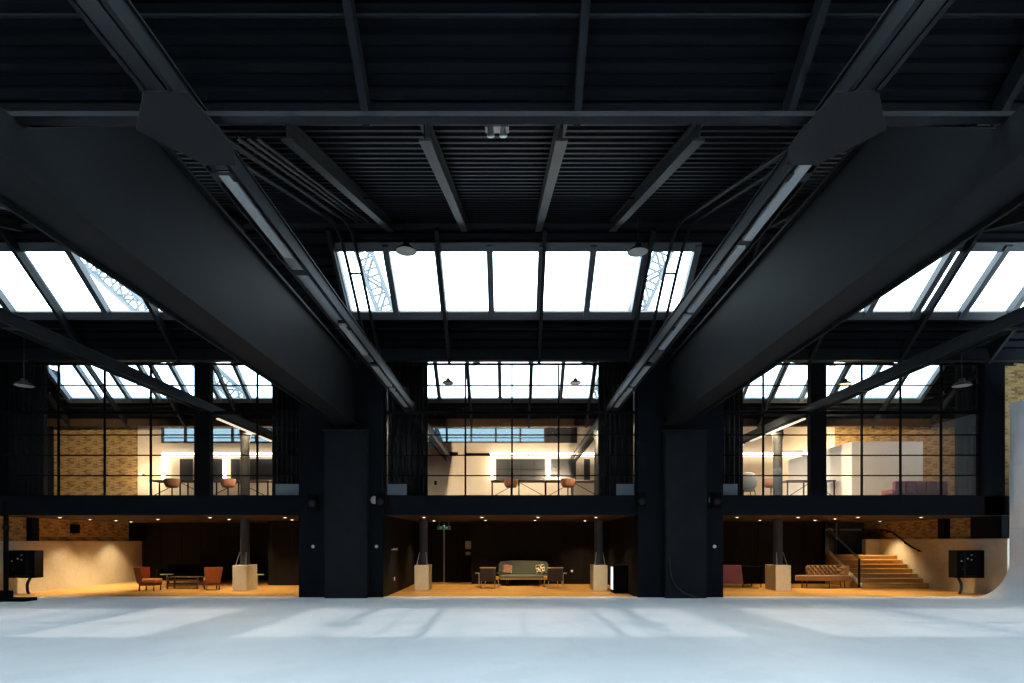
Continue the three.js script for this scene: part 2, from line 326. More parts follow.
// ---------------------------------------------------------------- mezzanine slab
{
  const s = settingGroup('floor', 'mezzanine deck with a black fascia and brown soffit', 'floor');
  obj('slab', bx(-SIDE, SIDE, SOFFIT + 0.05, SLAB, DG + 0.06, BACK + 0.3), M.soffit, s);
  obj('soffit', bx(-SIDE, SIDE, SOFFIT, SOFFIT + 0.05, DG + 0.06, BACK + 0.3), M.soffit, s);
  obj('fascia', bx(-16.7, SIDE, SOFFIT, SLAB, DG, DG + 0.06), M.black, s);
}
// ---------------------------------------------------------------- piers
const PW = [[-6.77, -4.08], [4.05, 6.77]];
PW.forEach(([x0, x1], i) => {
  const s = i ? 'right' : 'left', p = settingGroup('wall_' + s + '_pier', 'massive black pier ' + s + ' of the central lounge', 'wall');
  obj('core', bx(x0, x1, -0.02, BEAMBOTTOM - 0.03, DG - 0.12, DG + 1.0), M.black, p);
  const a = i ? 4.86 : -5.86, b = i ? 6.14 : -4.53;
  obj('pilaster', bx(a, b, 0, 5.28, DG - 0.42, DG - 0.12), M.steelDark, p);
  obj('bearing_plate', bx(a - 0.05, b + 0.05, 5.28, 5.34, DG - 0.5, DG - 0.05), M.black, p);
  // side wall of the lounge running back from the pier
  obj('side_wall', bx(i ? 4.05 : -4.3, i ? 4.3 : -4.08, -0.02, SOFFIT, DG + 1.0, 26.6), M.panel, p);
  obj('side_wall', bx(i ? 6.55 : -6.77, i ? 6.77 : -6.55, -0.02, SOFFIT, DG + 1.0, 27.8), M.panel, p);
});
// ---------------------------------------------------------------- ground floor back walls: dark boards
function boards(name, x0, x1, d, label, w = 0.92) {
  const g = settingGroup(name, label, 'wall'), n = Math.max(1, Math.round((x1 - x0) / w)), p = (x1 - x0) / n;
  obj('backing', bx(x0, x1, -0.02, SOFFIT, d + 0.03, d + 0.15), M.matteBlack, g);
  for (let i = 0; i < n; i++) obj('panel', bx(x0 + i * p + 0.006, x0 + (i + 1) * p - 0.006, -0.02, SOFFIT, d, d + 0.03), M.panel, g);
}
boards('wall_lounge_back', X(472, 25.4), 4.05, 25.4, 'dark panelled wall behind the grey sofa');
boards('wall_left_back', -17.1, -9.8, 27.8, 'dark panelled wall behind the orange armchairs');
boards('wall_left_return', -9.8, -6.55, 24.6, 'dark panelled wall behind the small pedestal table');
boards('wall_right_back', 6.77, 13.4, 25.6, 'dark panelled wall behind the mauve sofa');
[[[X(472, 25.4) - 0.02, X(472, 25.4), -0.02, SOFFIT, 25.4, 26.5], 'dark wall return beside the paper notice'], [[-9.95, -9.8, -0.02, SOFFIT, 24.6, 27.8], 'dark wall return behind the left plinth'], [[13.25, 13.4, -0.02, SOFFIT, 25.6, 28.3], 'dark wall return beside the stair head doors']].forEach(([b, label]) => setting(obj('wall_return', bx(...b), M.panel), label, 'wall'));
{
  const d = 26.5, g = settingGroup('door_2', 'dark double doors with a tall pale pull bar under the green exit sign', 'door');
  obj('leaf', bx(-4.08, X(444, d) - 0.01, -0.02, SOFFIT, d, d + 0.06), M.panel, g);
  const rightLeaf = obj('leaf', bx(X(444, d) + 0.01, X(472, 25.4), -0.02, SOFFIT, d, d + 0.06), M.panel, g);
  obj('pull_bar', bx(X(443.6, d), X(444.8, d), 0.06, Y(527.5, d), d - 0.06, d - 0.02), M.metalPale, rightLeaf);
  obj('frame', [bx(X(431, d), X(432, d), 0, 2.5, d - 0.02, d), bx(X(463, d), X(464, d), 0, 2.5, d - 0.02, d)], M.matteBlack, g);
}
// ---------------------------------------------------------------- side walls of the ground floor
{
  const l = settingGroup('wall_left_ground', 'pale concrete dado wall at the left with brick above', 'wall');
  obj('concrete', bx(-17.4, -17.1, -0.02, 1.8, DG + 0.1, 27.95), M.concrete, l);
  obj('brickwork', bx(-17.5, -17.2, 1.8, SOFFIT, DG + 0.1, 27.95), M.brick, l);
  obj('pilaster', bx(-17.3, -17.0, 1.8, SOFFIT, 21.3, 21.62), M.black, l);
  obj('vent_box', bx(-17.25, -17.05, 2.1, 2.45, 23.4, 23.75), M.matteBlack, l);
  obj('end_pilaster', bx(-17.3, -16.9, 1.8, SOFFIT, 27.0, 27.8), M.black, l);
  const r = settingGroup('wall_right_ground', 'pale concrete dado wall beside the stairs with brick above', 'wall');
  obj('concrete', bx(16.1, 16.4, -0.02, 1.88, DG + 0.2, 26.2), M.concrete, r);
  obj('upstand', bx(15.5, 16.4, 1.15, 1.88, 26.2, 26.5), M.concrete, r);
  obj('brickwork', bx(16.25, 16.6, 1.88, SOFFIT, DG + 0.2, 24.0), M.brick, r);
  obj('brickwork', bx(16.25, 16.6, 1.88, SOFFIT, 24.0, 28.0), M.brick, r);
  obj('brickwork', bx(16.25, 18, -0.02, SOFFIT, 28.0, 28.3), M.brick, r);
  obj('pilaster', bx(16.0, 16.3, 1.88, SOFFIT, 22.2, 22.5), M.black, r);
  obj('pilaster', bx(16.0, 16.4, 1.88, SOFFIT, DG + 0.3, 20.9), M.black, r);
}
{
  const p = settingGroup('wall_right_return', 'brick return wall behind the white cove', 'wall');
  obj('brickwork', bx(17.3, SIDE, SLAB, 8.2, 21.6, 21.8), M.brick, p);
  obj('lower_wall', bx(16.62, SIDE, -0.02, SOFFIT, DG + 0.1, DG + 0.2), M.black, p);
  obj('steel_post', bx(15.2, 15.86, SOFFIT, BEAMBOTTOM - 0.03, DG, DG + 0.35), M.black, p);
  const q = setting(obj('wall_left_return', bx(-SIDE, -16.5, SOFFIT, BEAMBOTTOM - 0.03, DG, DG + 0.1), M.black), 'black return wall at the left end of the glazing', 'wall');
}
// ---------------------------------------------------------------- glazing of the mezzanine
const ROWS = [495.3, 475, 454.5, 434, 411.5, 384, 362].map((p) => Y(p, DG));
ROWS[0] = SLAB; ROWS[6] = BEAMBOTTOM - 0.03;
const columnsOf = { left: [7, 54.5, 101, 147.5, 201.5, 255, 300], central: [384, 418, 465, 512, 559, 606, 637], right: [722, 765.5, 819, 865, 904, 945, 985] };
for (const [side, cols] of Object.entries(columnsOf)) {
  const g = new THREE.Group(); g.name = 'window_' + (++windowNumber); scene.add(g);
  setting(g, 'tall black gridded glazing of the ' + side + ' mezzanine bay', 'window');
  const xs = cols.map((p) => X(p, DG)), z0 = DG + 0.14, z1 = DG + 0.22;
  xs[0] = side === 'left' ? -16.5 : side === 'central' ? -4.08 : 6.77; xs[6] = side === 'left' ? -6.77 : side === 'central' ? 4.05 : 15.2;
  xs.forEach((x, i) => {
    const post = (side === 'left' && i === 4) || (side === 'right' && i === 2), w = post ? 0.25 : i === 0 || i === 6 ? 0.05 : 0.027;
    obj(post ? 'post' : 'mullion', bx(x - w, x + w, ROWS[0], ROWS[6], post ? DG + 0.02 : z0 + 0.01, post ? z1 + 0.04 : z1 - 0.01), M.matteBlack, g);
  });
  ROWS.forEach((y, j) => { const h = j === 4 ? 0.055 : j === 0 || j === 6 ? 0.035 : 0.018; obj('transom', bx(xs[0], xs[6], Math.max(y - h, SLAB), y + h, z0 + 0.015, z1 - 0.015), M.matteBlack, g); });
  for (let i = 0; i < 6; i++) for (let j = 0; j < 6; j++) obj('pane', bx(xs[i] + 0.02, xs[i + 1] - 0.02, ROWS[j] + 0.01, ROWS[j + 1] - 0.01, DG + 0.176, DG + 0.184), M.glass, g);
}
// black curtains drawn to the sides, just behind the glass
function curtain(x0, x1, label) {
  const n = Math.max(10, Math.round((x1 - x0) / 0.022)), pos = [], idx = [], y0 = SLAB + 0.02, y1 = 7.8;
  const rows = [0, 0.3, 1];
  for (let j = 0; j < 3; j++) for (let i = 0; i <= n; i++) { const t = i / n, sway = 1 + 0.25 * (1 - rows[j]); pos.push(x0 + (x1 - x0) * t, y0 + (y1 - y0) * rows[j], -(DG + 0.5) + 0.055 * sway * Math.sin(t * (x1 - x0) / 0.16 * Math.PI * 2) + 0.015 * Math.sin(t * 37)); }
  for (let j = 0; j < 2; j++) for (let i = 0; i < n; i++) { const a = j * (n + 1) + i, b = a + n + 1; idx.push(a, a + 1, b + 1, a, b + 1, b); }
  const g = new THREE.BufferGeometry(); g.setAttribute('position', new THREE.Float32BufferAttribute(pos, 3)); g.setIndex(idx); g.computeVertexNormals();
  const back = g.clone().translate(0, 0, -0.012);
  tag(obj('curtain', [g, back], M.curtain), label, 'curtain', 'black curtains behind the mezzanine glass');
}
const DC = DG + 0.5;
curtain(-16.85, X(46, DC), 'black curtain at the far left end of the left glazing');
curtain(X(272, DC), -6.8, 'black curtain in the left glazing beside the left pier');
curtain(-4.05, X(428, DC), 'black curtain in the central glazing beside the left pier');
curtain(X(598, DC), 4.02, 'black curtain in the central glazing beside the right pier');
curtain(6.8, X(742.5, DC), 'black curtain in the right glazing beside the right pier');
curtain(X(955, DC), 15.15, 'black curtain at the far right end of the right glazing');
for (const [a, b, t] of [[272, 300, 'in the left glazing beside the left pier'], [385.5, 405, 'in the central glazing beside the left pier'], [618, 636.5, 'in the central glazing beside the right pier'], [722.5, 741, 'in the right glazing beside the right pier']])
  tag(obj('balustrade_panel', new RoundedBoxGeometry(X(b, DG) - X(a, DG), 0.40, 0.03, 2, 0.01).translate((X(a, DG) + X(b, DG)) / 2, SLAB + 0.21, -(DG + 0.3)), M.greyPanel), 'pale grey low panel ' + t, 'panel', 'grey panels at the foot of the glazing');

// ---------------------------------------------------------------- deep girders and roof trusses
for (const s of [-1, 1]) {
  const side = s < 0 ? 'left' : 'right', g = thing('girder', 'deep dark steel plate girder running back along the ' + side + ' of the studio', 'girder', [0, 0, 0], 0, 'deep plate girders');
  const cx = s * 5.17;
  obj('web', prism([[REAR + 0.01, 5.56], [DG - 0.12, 5.56], [DG - 0.12, 7.40], [8.1, 7.40], [6.15, 6.03], [REAR + 0.01, 6.0]], 0.40).applyMatrix4(new THREE.Matrix4().makeBasis(V(0, 0, -1), V(0, 1, 0), V(1, 0, 0)).setPosition(cx - 0.20, 0, 0)), M.girder, g);
  obj('bottom_flange', bx(cx - 0.30, cx + 0.30, 5.48, 5.56, REAR + 0.01, DG - 0.12), M.girder, g);
  obj('edge_lip', bx(cx + s * 0.30, cx + s * 0.26, 5.40, 5.48, REAR + 0.01, DG - 0.5), M.girder, g);
  obj('top_flange', bx(cx - 0.28, cx + 0.28, 7.40, 7.46, 8.1, DG - 0.12), M.girder, g);
}
const CH = 6.07;
for (const cx of [-9.75, -3.25, 3.25, 9.75]) {
  const inner = Math.abs(cx) < 5, s = Math.sign(cx), side = s < 0 ? 'left' : 'right';
  const t = thing('roof_truss', inner ? 'double channel truss chord with light battens ' + side + ' of the central rooflight' : 'double channel truss chord crossing the ' + side + ' glazing', 'truss', [0, 0, 0], 0, 'truss chords');
  const far = BACK - 0.2, near = REAR + 0.01;
  for (const o of [-1, 1]) {
    const x = cx + o * 0.115;
    obj('channel', [bx(x - 0.012, x + 0.012, CH - 0.13, CH + 0.13, near, far), bx(x - (o > 0 ? 0.012 : 0.035), x + (o > 0 ? 0.035 : 0.012), CH - 0.13, CH - 0.11, near, far), bx(x - (o > 0 ? 0.012 : 0.035), x + (o > 0 ? 0.035 : 0.012), CH + 0.11, CH + 0.13, near, far)], M.steelDark, t);
  }
  for (let d = near + 0.8; d < 19; d += 2.43) obj('batten_plate', bx(cx - 0.12, cx + 0.12, CH - 0.135, CH - 0.12, d, d + 0.16), M.steelDark, t);
  if (inner) {
    const G = [[0.12, 5.5], [-0.28, 5.5], [-0.35, 6.25], [-0.24, 6.56], [0.1, 6.56], [0.5, 6.0]];
    const pl = prism(G.map(([a, b]) => [s * a, b]), 0.02, 0).applyMatrix4(new THREE.Matrix4().makeBasis(V(1, 0, 0), V(0, 0, -1), V(0, 1, 0)).setPosition(cx, CH - 0.16, 0));
    obj('gusset', pl, M.steelDark, t);
  }
}
setting(obj('cross_beam', [bx(-SIDE, SIDE, 6.05, 6.10, 6.0, 6.12)], M.steelDark), 'dark steel cross beam joining the trusses high across the studio', 'beam');
// unlit linear battens between the channels
{
  const runs = { '-3.25': [[6.75, 8.8], [11.5, 13.4], [14.2, 16.1], [16.3, 18.6]], '3.25': [[6.5, 8.3], [8.45, 10.9], [11.0, 13.0], [14.2, 16.1], [16.3, 18.6]] };
  for (const [cx, list] of Object.entries(runs)) list.forEach(([a, b], i) => {
    const t = thing('linear_light', 'unlit linear batten light, ' + ['nearest', 'second', 'third', 'fourth', 'farthest'][list.length === 4 && i === 3 ? 4 : i] + ' in the ' + (cx < 0 ? 'left' : 'right') + ' truss chord', 'batten light', [+cx, CH - 0.12, -(a + b) / 2], 0, 'battens in the truss chords');
    obj('body', lb(0.15, 0.06, b - a - 0.02, 0, 0.06, 0), M.steelDark, t);
    obj('diffuser', rb(0.14, 0.07, b - a - 0.05, 0.025, 0, 0.015, 0), M.diffuser, t);
  });
}
// lit battens under the chords above the mezzanine
for (const [cx, where, a, b] of [[-9.75, 'front left', 19.9, 24.4], [-9.75, 'rear left', 24.7, 29.2], [-3.25, 'centre left', 19.9, 23.4], [3.25, 'centre right', 19.9, 23.4], [9.75, 'front right', 19.9, 24.4], [9.75, 'rear right', 25.2, 29.2]]) {
  const t = thing('batten_light', 'lit batten under the truss chord over the mezzanine, ' + where + ' of six', 'batten light', [cx, CH - 0.14, -(a + b) / 2], 0, 'lit battens over the mezzanine');
  obj('body', lb(0.16, 0.05, b - a, 0, -0.025, 0), M.steelDark, t);
  obj('diffuser', rb(0.10, 0.05, b - a - 0.04, 0.02, 0, -0.07, 0), M.battenGlow, t);
  const l = new THREE.RectAreaLight(new THREE.Color(1.0, 0.78, 0.50), BATTEN, 0.10, b - a - 0.04); l.position.set(0, -0.10, 0); l.rotation.x = -Math.PI / 2; l.castShadow = true; t.add(l);
}
// conduits running up the roof and down across the outer central panes
for (const s of [-1, 1]) {
  const t = thing('conduit', 'linked pair of dark conduits crossing the end pane ' + (s < 0 ? 'left' : 'right') + ' of the central rooflight', 'pipe', [0, 0, 0], 0, 'conduits under the roof');
  const xs = [4.18, 4.52].map((x) => s * x + (s > 0 ? 0.12 : 0)), a = slopeDown(0, TOP), c = slopeDown(0, TOP + 0.45);
  for (const cx of xs) {
    const up = (d, o) => [cx, VALLEY + (d - 8.34) * (RIDGE - VALLEY) / RISE - o, -d];
    const pts = [up(8.7, 0.16), up(10, 0.16), up(12, 0.16), up(14, 0.16), up(15.2, 0.18), [cx, RIDGE - 0.36, -15.7], [cx, a[1] - 0.22, -a[0]], ...[0.9, 1.6, 2.4, 3.2].map((q) => { const p = slopeDown(0, q); return [cx, p[1] - 0.2, -p[0]]; })];
    obj('pipe', tube(pts, 0.045, 80), M.steelDark, t);
  }
  obj('cross_link', rod(V(xs[0], c[1] - 0.2, -c[0]), V(xs[1], c[1] - 0.2, -c[0]), 0.03), M.steelDark, t);
}
for (const [i, x] of [-3.98, -3.83, -3.7].entries()) tag(obj('conduit', rod(V(x, VALLEY - 0.05, -8.7), V(x, RIDGE - 0.2, -15.5), 0.028), M.steel), ['left', 'middle', 'right'][i] + ' of three thin parallel pipes below the sloping deck', 'pipe', 'thin parallel pipes');
for (const [i, s] of [-1, 1].entries()) tag(obj('tie_rod', rod(V(s < 0 ? -3.1 : 0.75, 9.0, -12.6), V(s < 0 ? -1.25 : 2.6, 9.0, -12.6), 0.02), M.steelDark), 'thin cross rod between the ' + (s < 0 ? 'left' : 'right') + ' pair of sloping rafters', 'rod');

// ---------------------------------------------------------------- columns on concrete plinths
for (const [cx, where] of [[-9.95, 'between the orange armchair and the small pedestal table'], [-3.28, 'left of the grey sofa'], [3.28, 'beside the black fridge'], [9.98, 'beside the tufted brown sofa']]) {
  const d = 22.0, t = thing('column', 'slender dark iron column on a plinth ' + where, 'column', [cx, 0, -d - 0.45], 0, 'iron columns');
  obj('shaft', lathe([[0.001, 0.92], [0.19, 0.92], [0.19, 0.96], [0.165, 1.0], [0.16, SOFFIT], [0.001, SOFFIT]]), M.iron, t);
  obj('upper_shaft', lathe([[0.001, SLAB], [0.16, SLAB], [0.17, SLAB + 0.2], [0.16, 5.5], [0.2, 5.75], [0.2, CH - 0.13], [0.001, CH - 0.13]]), M.steel, t);
  for (const o of [-1, 1]) obj('stay_rod', rod(V(o * 0.19, 0.9, 0.36), V(o * 0.12, 1.38, 0.17), 0.014), M.metalPale, t);
  const p = tag(obj('plinth', new RoundedBoxGeometry(cx > 9 ? 0.56 : 0.52, 0.93, 0.92, 2, 0.012).translate(0, 0.443, 0), M.concrete), 'pale concrete plinth block under the column ' + where, 'plinth', 'concrete plinths');
  p.position.set(cx, 0, -d - 0.45);
}
// ---------------------------------------------------------------- downlights in the soffit
function downlight(px, py, label, power = 1) {
  const d = FOCAL * (SOFFIT - EYE) / (541 - py), x = X(px, d);
  const t = thing('downlight', label, 'downlight', [x, SOFFIT, -d], 0, 'recessed downlights');
  obj('trim_ring', lathe([[0.055, 0], [0.055, -0.012], [0.085, -0.012], [0.09, 0], [0.055, 0]], 20), M.metalPale, t);
  obj('lens', lathe([[0.001, -0.03], [0.03, -0.026], [0.052, -0.012], [0.052, -0.002], [0.001, -0.002]], 16), M.lens, t);
  const l = new THREE.SpotLight(new THREE.Color(1.0, 0.74, 0.40), DOWNLIGHT * power, 0, 0.86, 0.55, 2);
  l.position.set(0, -0.04, 0); l.target.position.set(0, -2, 0); l.castShadow = true; l.shadow.radius = 2; t.add(l, l.target);
}
const order = ['first', 'second', 'third', 'fourth', 'fifth', 'sixth', 'seventh', 'eighth', 'ninth', 'tenth'];
[[60, 517.2], [90, 519.2], [116, 520.3], [131, 521.5], [158, 519], [210, 517.2], [229, 519], [246, 520], [285, 517.2], [292, 519.5]].forEach(([a, b], i) => downlight(a, b, order[i] + ' recessed downlight from the left in the left soffit', i < 4 ? 1.25 : 0.8));
[[424, 517], [434, 520.5], [482, 517], [485.5, 520], [538, 517], [535, 520], [585, 520.5], [596, 517]].forEach(([a, b], i) => downlight(a, b, order[i] + ' recessed downlight from the left in the central lounge soffit', 0.8));
[[737, 517], [760, 520], [798, 517], [815, 520], [835, 518.5], [858, 517], [880, 521], [921, 517]].forEach(([a, b], i) => downlight(a, b, order[i] + ' recessed downlight from the left in the right soffit', i > 5 ? 1.1 : 0.8));

// ---------------------------------------------------------------- linear light strips on the mezzanine
function strip(x0, x1, posts, label) {
  const t = thing('light_strip', label, 'light strip', [0, 0, 0], 0, 'glowing light strips'), y = Y(455.3, BACK), d = BACK - 0.25;
  obj('tube', bx(x0, x1, y - 0.085, y + 0.085, d - 0.05, d + 0.05), M.led, t);
  obj('bracket', bx(x0, x1, y - 0.03, y + 0.03, d + 0.05, BACK - 0.005), M.metalPale, t);
  const area = (w, h, x, yy, k) => { const l = new THREE.RectAreaLight(new THREE.Color(1.0, 0.80, 0.56), STRIP * k, w, h); l.position.set(x, yy, -d + 0.07); l.lookAt(x, yy, 0); l.castShadow = true; t.add(l); };
  area(x1 - x0, 0.12, (x0 + x1) / 2, y, 1);
  const dn = new THREE.RectAreaLight(new THREE.Color(1.0, 0.80, 0.56), STRIP * 0.8, x1 - x0, 0.1); dn.position.set((x0 + x1) / 2, y - 0.075, -d); dn.lookAt((x0 + x1) / 2, 0, -d); dn.castShadow = true; t.add(dn);
  for (const x of posts) { obj('tube', bx(x - 0.075, x + 0.075, Y(480, BACK), y - 0.085, d - 0.05, d + 0.05), M.led, t); area(0.11, y - 0.06 - Y(480, BACK), x, (y + Y(480, BACK)) / 2, 1); }
}
strip(X(165, BACK), X(290, BACK), [X(165, BACK) + 0.06, X(227, BACK)], 'glowing light strip along the far wall in the left bay');
strip(X(490.5, BACK), X(808, BACK), [X(492, BACK), X(548, BACK)], 'glowing light strip framing the dark servery window and running right');

// ---------------------------------------------------------------- track spotlights behind the curtains, aimed at the far walls
for (const [x, y, d, tx, ty, td, power, ang, label] of [
  [-3.1, 5.75, 20.6, -1.2, 4.9, BACK, 340, 0.42, 'track spotlight behind the curtain left of the central glazing'],
  [3.1, 5.75, 20.6, 2.2, 4.9, BACK, 230, 0.42, 'track spotlight behind the curtain right of the central glazing'],
  [-15.9, 6.9, 20.6, -21.0, 5.6, BACK, 290, 0.40, 'track spotlight behind the far left curtain'],
  [7.2, 5.6, 20.6, 14.6, 4.6, 24.0, 190, 0.5, 'track spotlight behind the curtain right of the right pier'],
  [14.9, 6.9, 20.6, 19.5, 6.4, BACK, 260, 0.35, 'track spotlight behind the far right curtain']]) {
  const t = thing('track_spotlight', label, 'spotlight', [x, y, -d], 0, 'track spotlights on the mezzanine');
  const dir = V(tx - x, ty - y, -td + d).normalize();
  obj('can', rod(dir.clone().multiplyScalar(-0.1), dir.clone().multiplyScalar(0.12), 0.06, 16), M.matteBlack, t);
  obj('lens', rod(dir.clone().multiplyScalar(0.12), dir.clone().multiplyScalar(0.125), 0.05, 16), M.lens, t);
  obj('stem', rod(V(0, 0, 0), V(0, (Math.abs(x) < 3.2 ? CH + 0.13 : VALLEY + (d - DG) * (RIDGE - VALLEY) / RISE) - y, 0), 0.012, 8), M.matteBlack, t);
  const l = new THREE.SpotLight(new THREE.Color(1.0, 0.80, 0.54), power, 0, ang, 0.8, 2);
  l.position.copy(dir).multiplyScalar(0.15); l.target.position.copy(dir).multiplyScalar(4); l.castShadow = true; t.add(l, l.target);
}
// ---------------------------------------------------------------- white box room and far right of the mezzanine
{
  const t = thing('white_cubicle', 'plain white boxed room standing on the right of the mezzanine', 'cubicle', [0, SLAB, 0]);
  obj('front_wall', bx(13.4, 16.2, 0, 2.4, 23.6, 23.7), M.whiteWall, t);
  obj('side_wall', bx(13.4, 13.5, 0, 2.4, 23.7, 29), M.whiteWall, t);
  obj('side_wall', bx(16.1, 16.2, 0, 2.4, 23.7, 29), M.whiteWall, t);
  obj('roof', bx(13.4, 16.2, 2.4, 2.46, 23.6, 29), M.whiteWall, t);
  obj('socket', bx(13.37, 13.4, 0.28, 0.38, 24.5, 24.75), M.matteBlack, t);
  const l = thing('wall_lamp', 'warm lamp on top of the white boxed room lighting the brick', 'lamp', [16.6, 5.75, -30.2]);
  obj('bulb', new THREE.SphereGeometry(0.07, 16, 12), M.lens, l); obj('stem', rod(V(0, 0, -0.06), V(0, 0, -1.25), 0.02), M.matteBlack, l);
  const p = new THREE.PointLight(new THREE.Color(1, 0.75, 0.42), 45, 0, 2); p.castShadow = true; l.add(p);
  const k = thing('wall_lamp', 'warm lamp on the far wall beside the left brickwork', 'lamp', [-18.9, 5.2, -30.6]);
  obj('bulb', new THREE.SphereGeometry(0.07, 16, 12), M.lens, k); obj('stem', rod(V(0, 0, -0.06), V(0, 0, -0.88), 0.02), M.matteBlack, k);
  const p2 = new THREE.PointLight(new THREE.Color(1, 0.78, 0.48), 7, 0, 2); p2.castShadow = true; k.add(p2);
}
// ---------------------------------------------------------------- high tables and stools on the mezzanine
function highTable(x0, x1, label) {
  const d = 24.9, L = x1 - x0, t = thing('high_table', label, 'table', [(x0 + x1) / 2, SLAB, -d], 0, 'high tables'), n = Math.max(1, Math.round(L / 1.2));
  obj('table_top', rb(L, 0.05, 0.7, 0.012, 0, 1.02, 0), M.darkWood, t);
  for (let i = 0; i <= n; i++) for (const z of [-0.3, 0.3]) obj('leg', lb(0.045, 1.0, 0.045, -L / 2 + 0.05 + i * (L - 0.1) / n, 0.5, z), M.matteBlack, t);
  for (let i = 0; i < n; i++) { const a = -L / 2 + 0.05 + i * (L - 0.1) / n, b = a + (L - 0.1) / n; obj('brace', bar(V(i % 2 ? a : b, 0.96, 0.3), V(i % 2 ? b : a, 0.35, 0.3), 0.025, 0.025), M.matteBlack, t); }
}
highTable(X(154, 24.9), X(272, 24.9), 'long braced high table in the left mezzanine bay');
highTable(X(491, 24.9), X(600, 24.9), 'long braced high table in the central mezzanine bay');
highTable(X(783, 24.9), 13.3, 'braced high table beside the white boxed room');
{
  const s0 = thing('bar_stool', '', 'stool', [0, 0, 0], 0, 'tan bar stools');
  const shell = lathe([[0.02, 0], [0.2, 0.02], [0.27, 0.12], [0.29, 0.36], [0.265, 0.36], [0.245, 0.14], [0.18, 0.055], [0.001, 0.05]], 24);
  obj('seat_shell', shell.translate(0, 0.68, 0), M.tan, s0);
  obj('pole', cyl(0.025, 0.025, 0.66, 0, 0.35, 0, 12), M.matteBlack, s0);
  obj('foot', cyl(0.2, 0.22, 0.03, 0, 0.015, 0), M.matteBlack, s0);
  obj('foot_ring', new THREE.TorusGeometry(0.15, 0.012, 8, 24).rotateX(Math.PI / 2).translate(0, 0.28, 0), M.matteBlack, s0);
  const spots = [[172, 'tan bucket bar stool at the left end of the left high table'], [228, 'tan bucket bar stool below the left light post'], [511, 'tan bucket bar stool at the middle of the central window'], [568, 'tan bucket bar stool right of the central light post'], [771, 'tan bucket bar stool behind the right light strip bay']];
  spots.forEach(([px, label], i) => { const p = [X(px, 24.1), SLAB, -24.1]; if (i) copy(s0, label, p); else { s0.position.set(...p); s0.userData.label = label; } });
  const sf = thing('patterned_sofa', 'red patterned sofa behind the glass below the white boxed room', 'sofa', [X(920, 20.6), SLAB, -20.6]);
  for (let i = 0; i < 5; i++) obj('back_cushion', rb(0.34, 0.42, 0.2, 0.06, -0.74 + i * 0.37, 0.40, 0), M.red, sf);
  obj('seat', rb(1.9, 0.2, 0.7, 0.05, 0, 0.25, -0.3), M.red, sf); obj('base', lb(1.8, 0.14, 0.6, 0, 0.07, -0.3), M.matteBlack, sf);
  const ch = thing('round_chair', 'pale round backed chair beside the right pier on the mezzanine', 'chair', [X(747, 22), SLAB, -22]);
  obj('backrest', new THREE.SphereGeometry(0.3, 24, 16).scale(1, 1.15, 0.3).translate(0, 0.72, 0.18), M.greyPanel, ch);
  obj('seat', new THREE.CylinderGeometry(0.28, 0.26, 0.1, 24).translate(0, 0.42, -0.02), M.greyPanel, ch);
  for (const [a, b] of [[-1, -1], [1, -1], [-1, 1], [1, 1]]) obj('leg', rod(V(a * 0.2, 0.4, b * 0.2), V(a * 0.24, 0, b * 0.24), 0.014), M.matteBlack, ch);
}
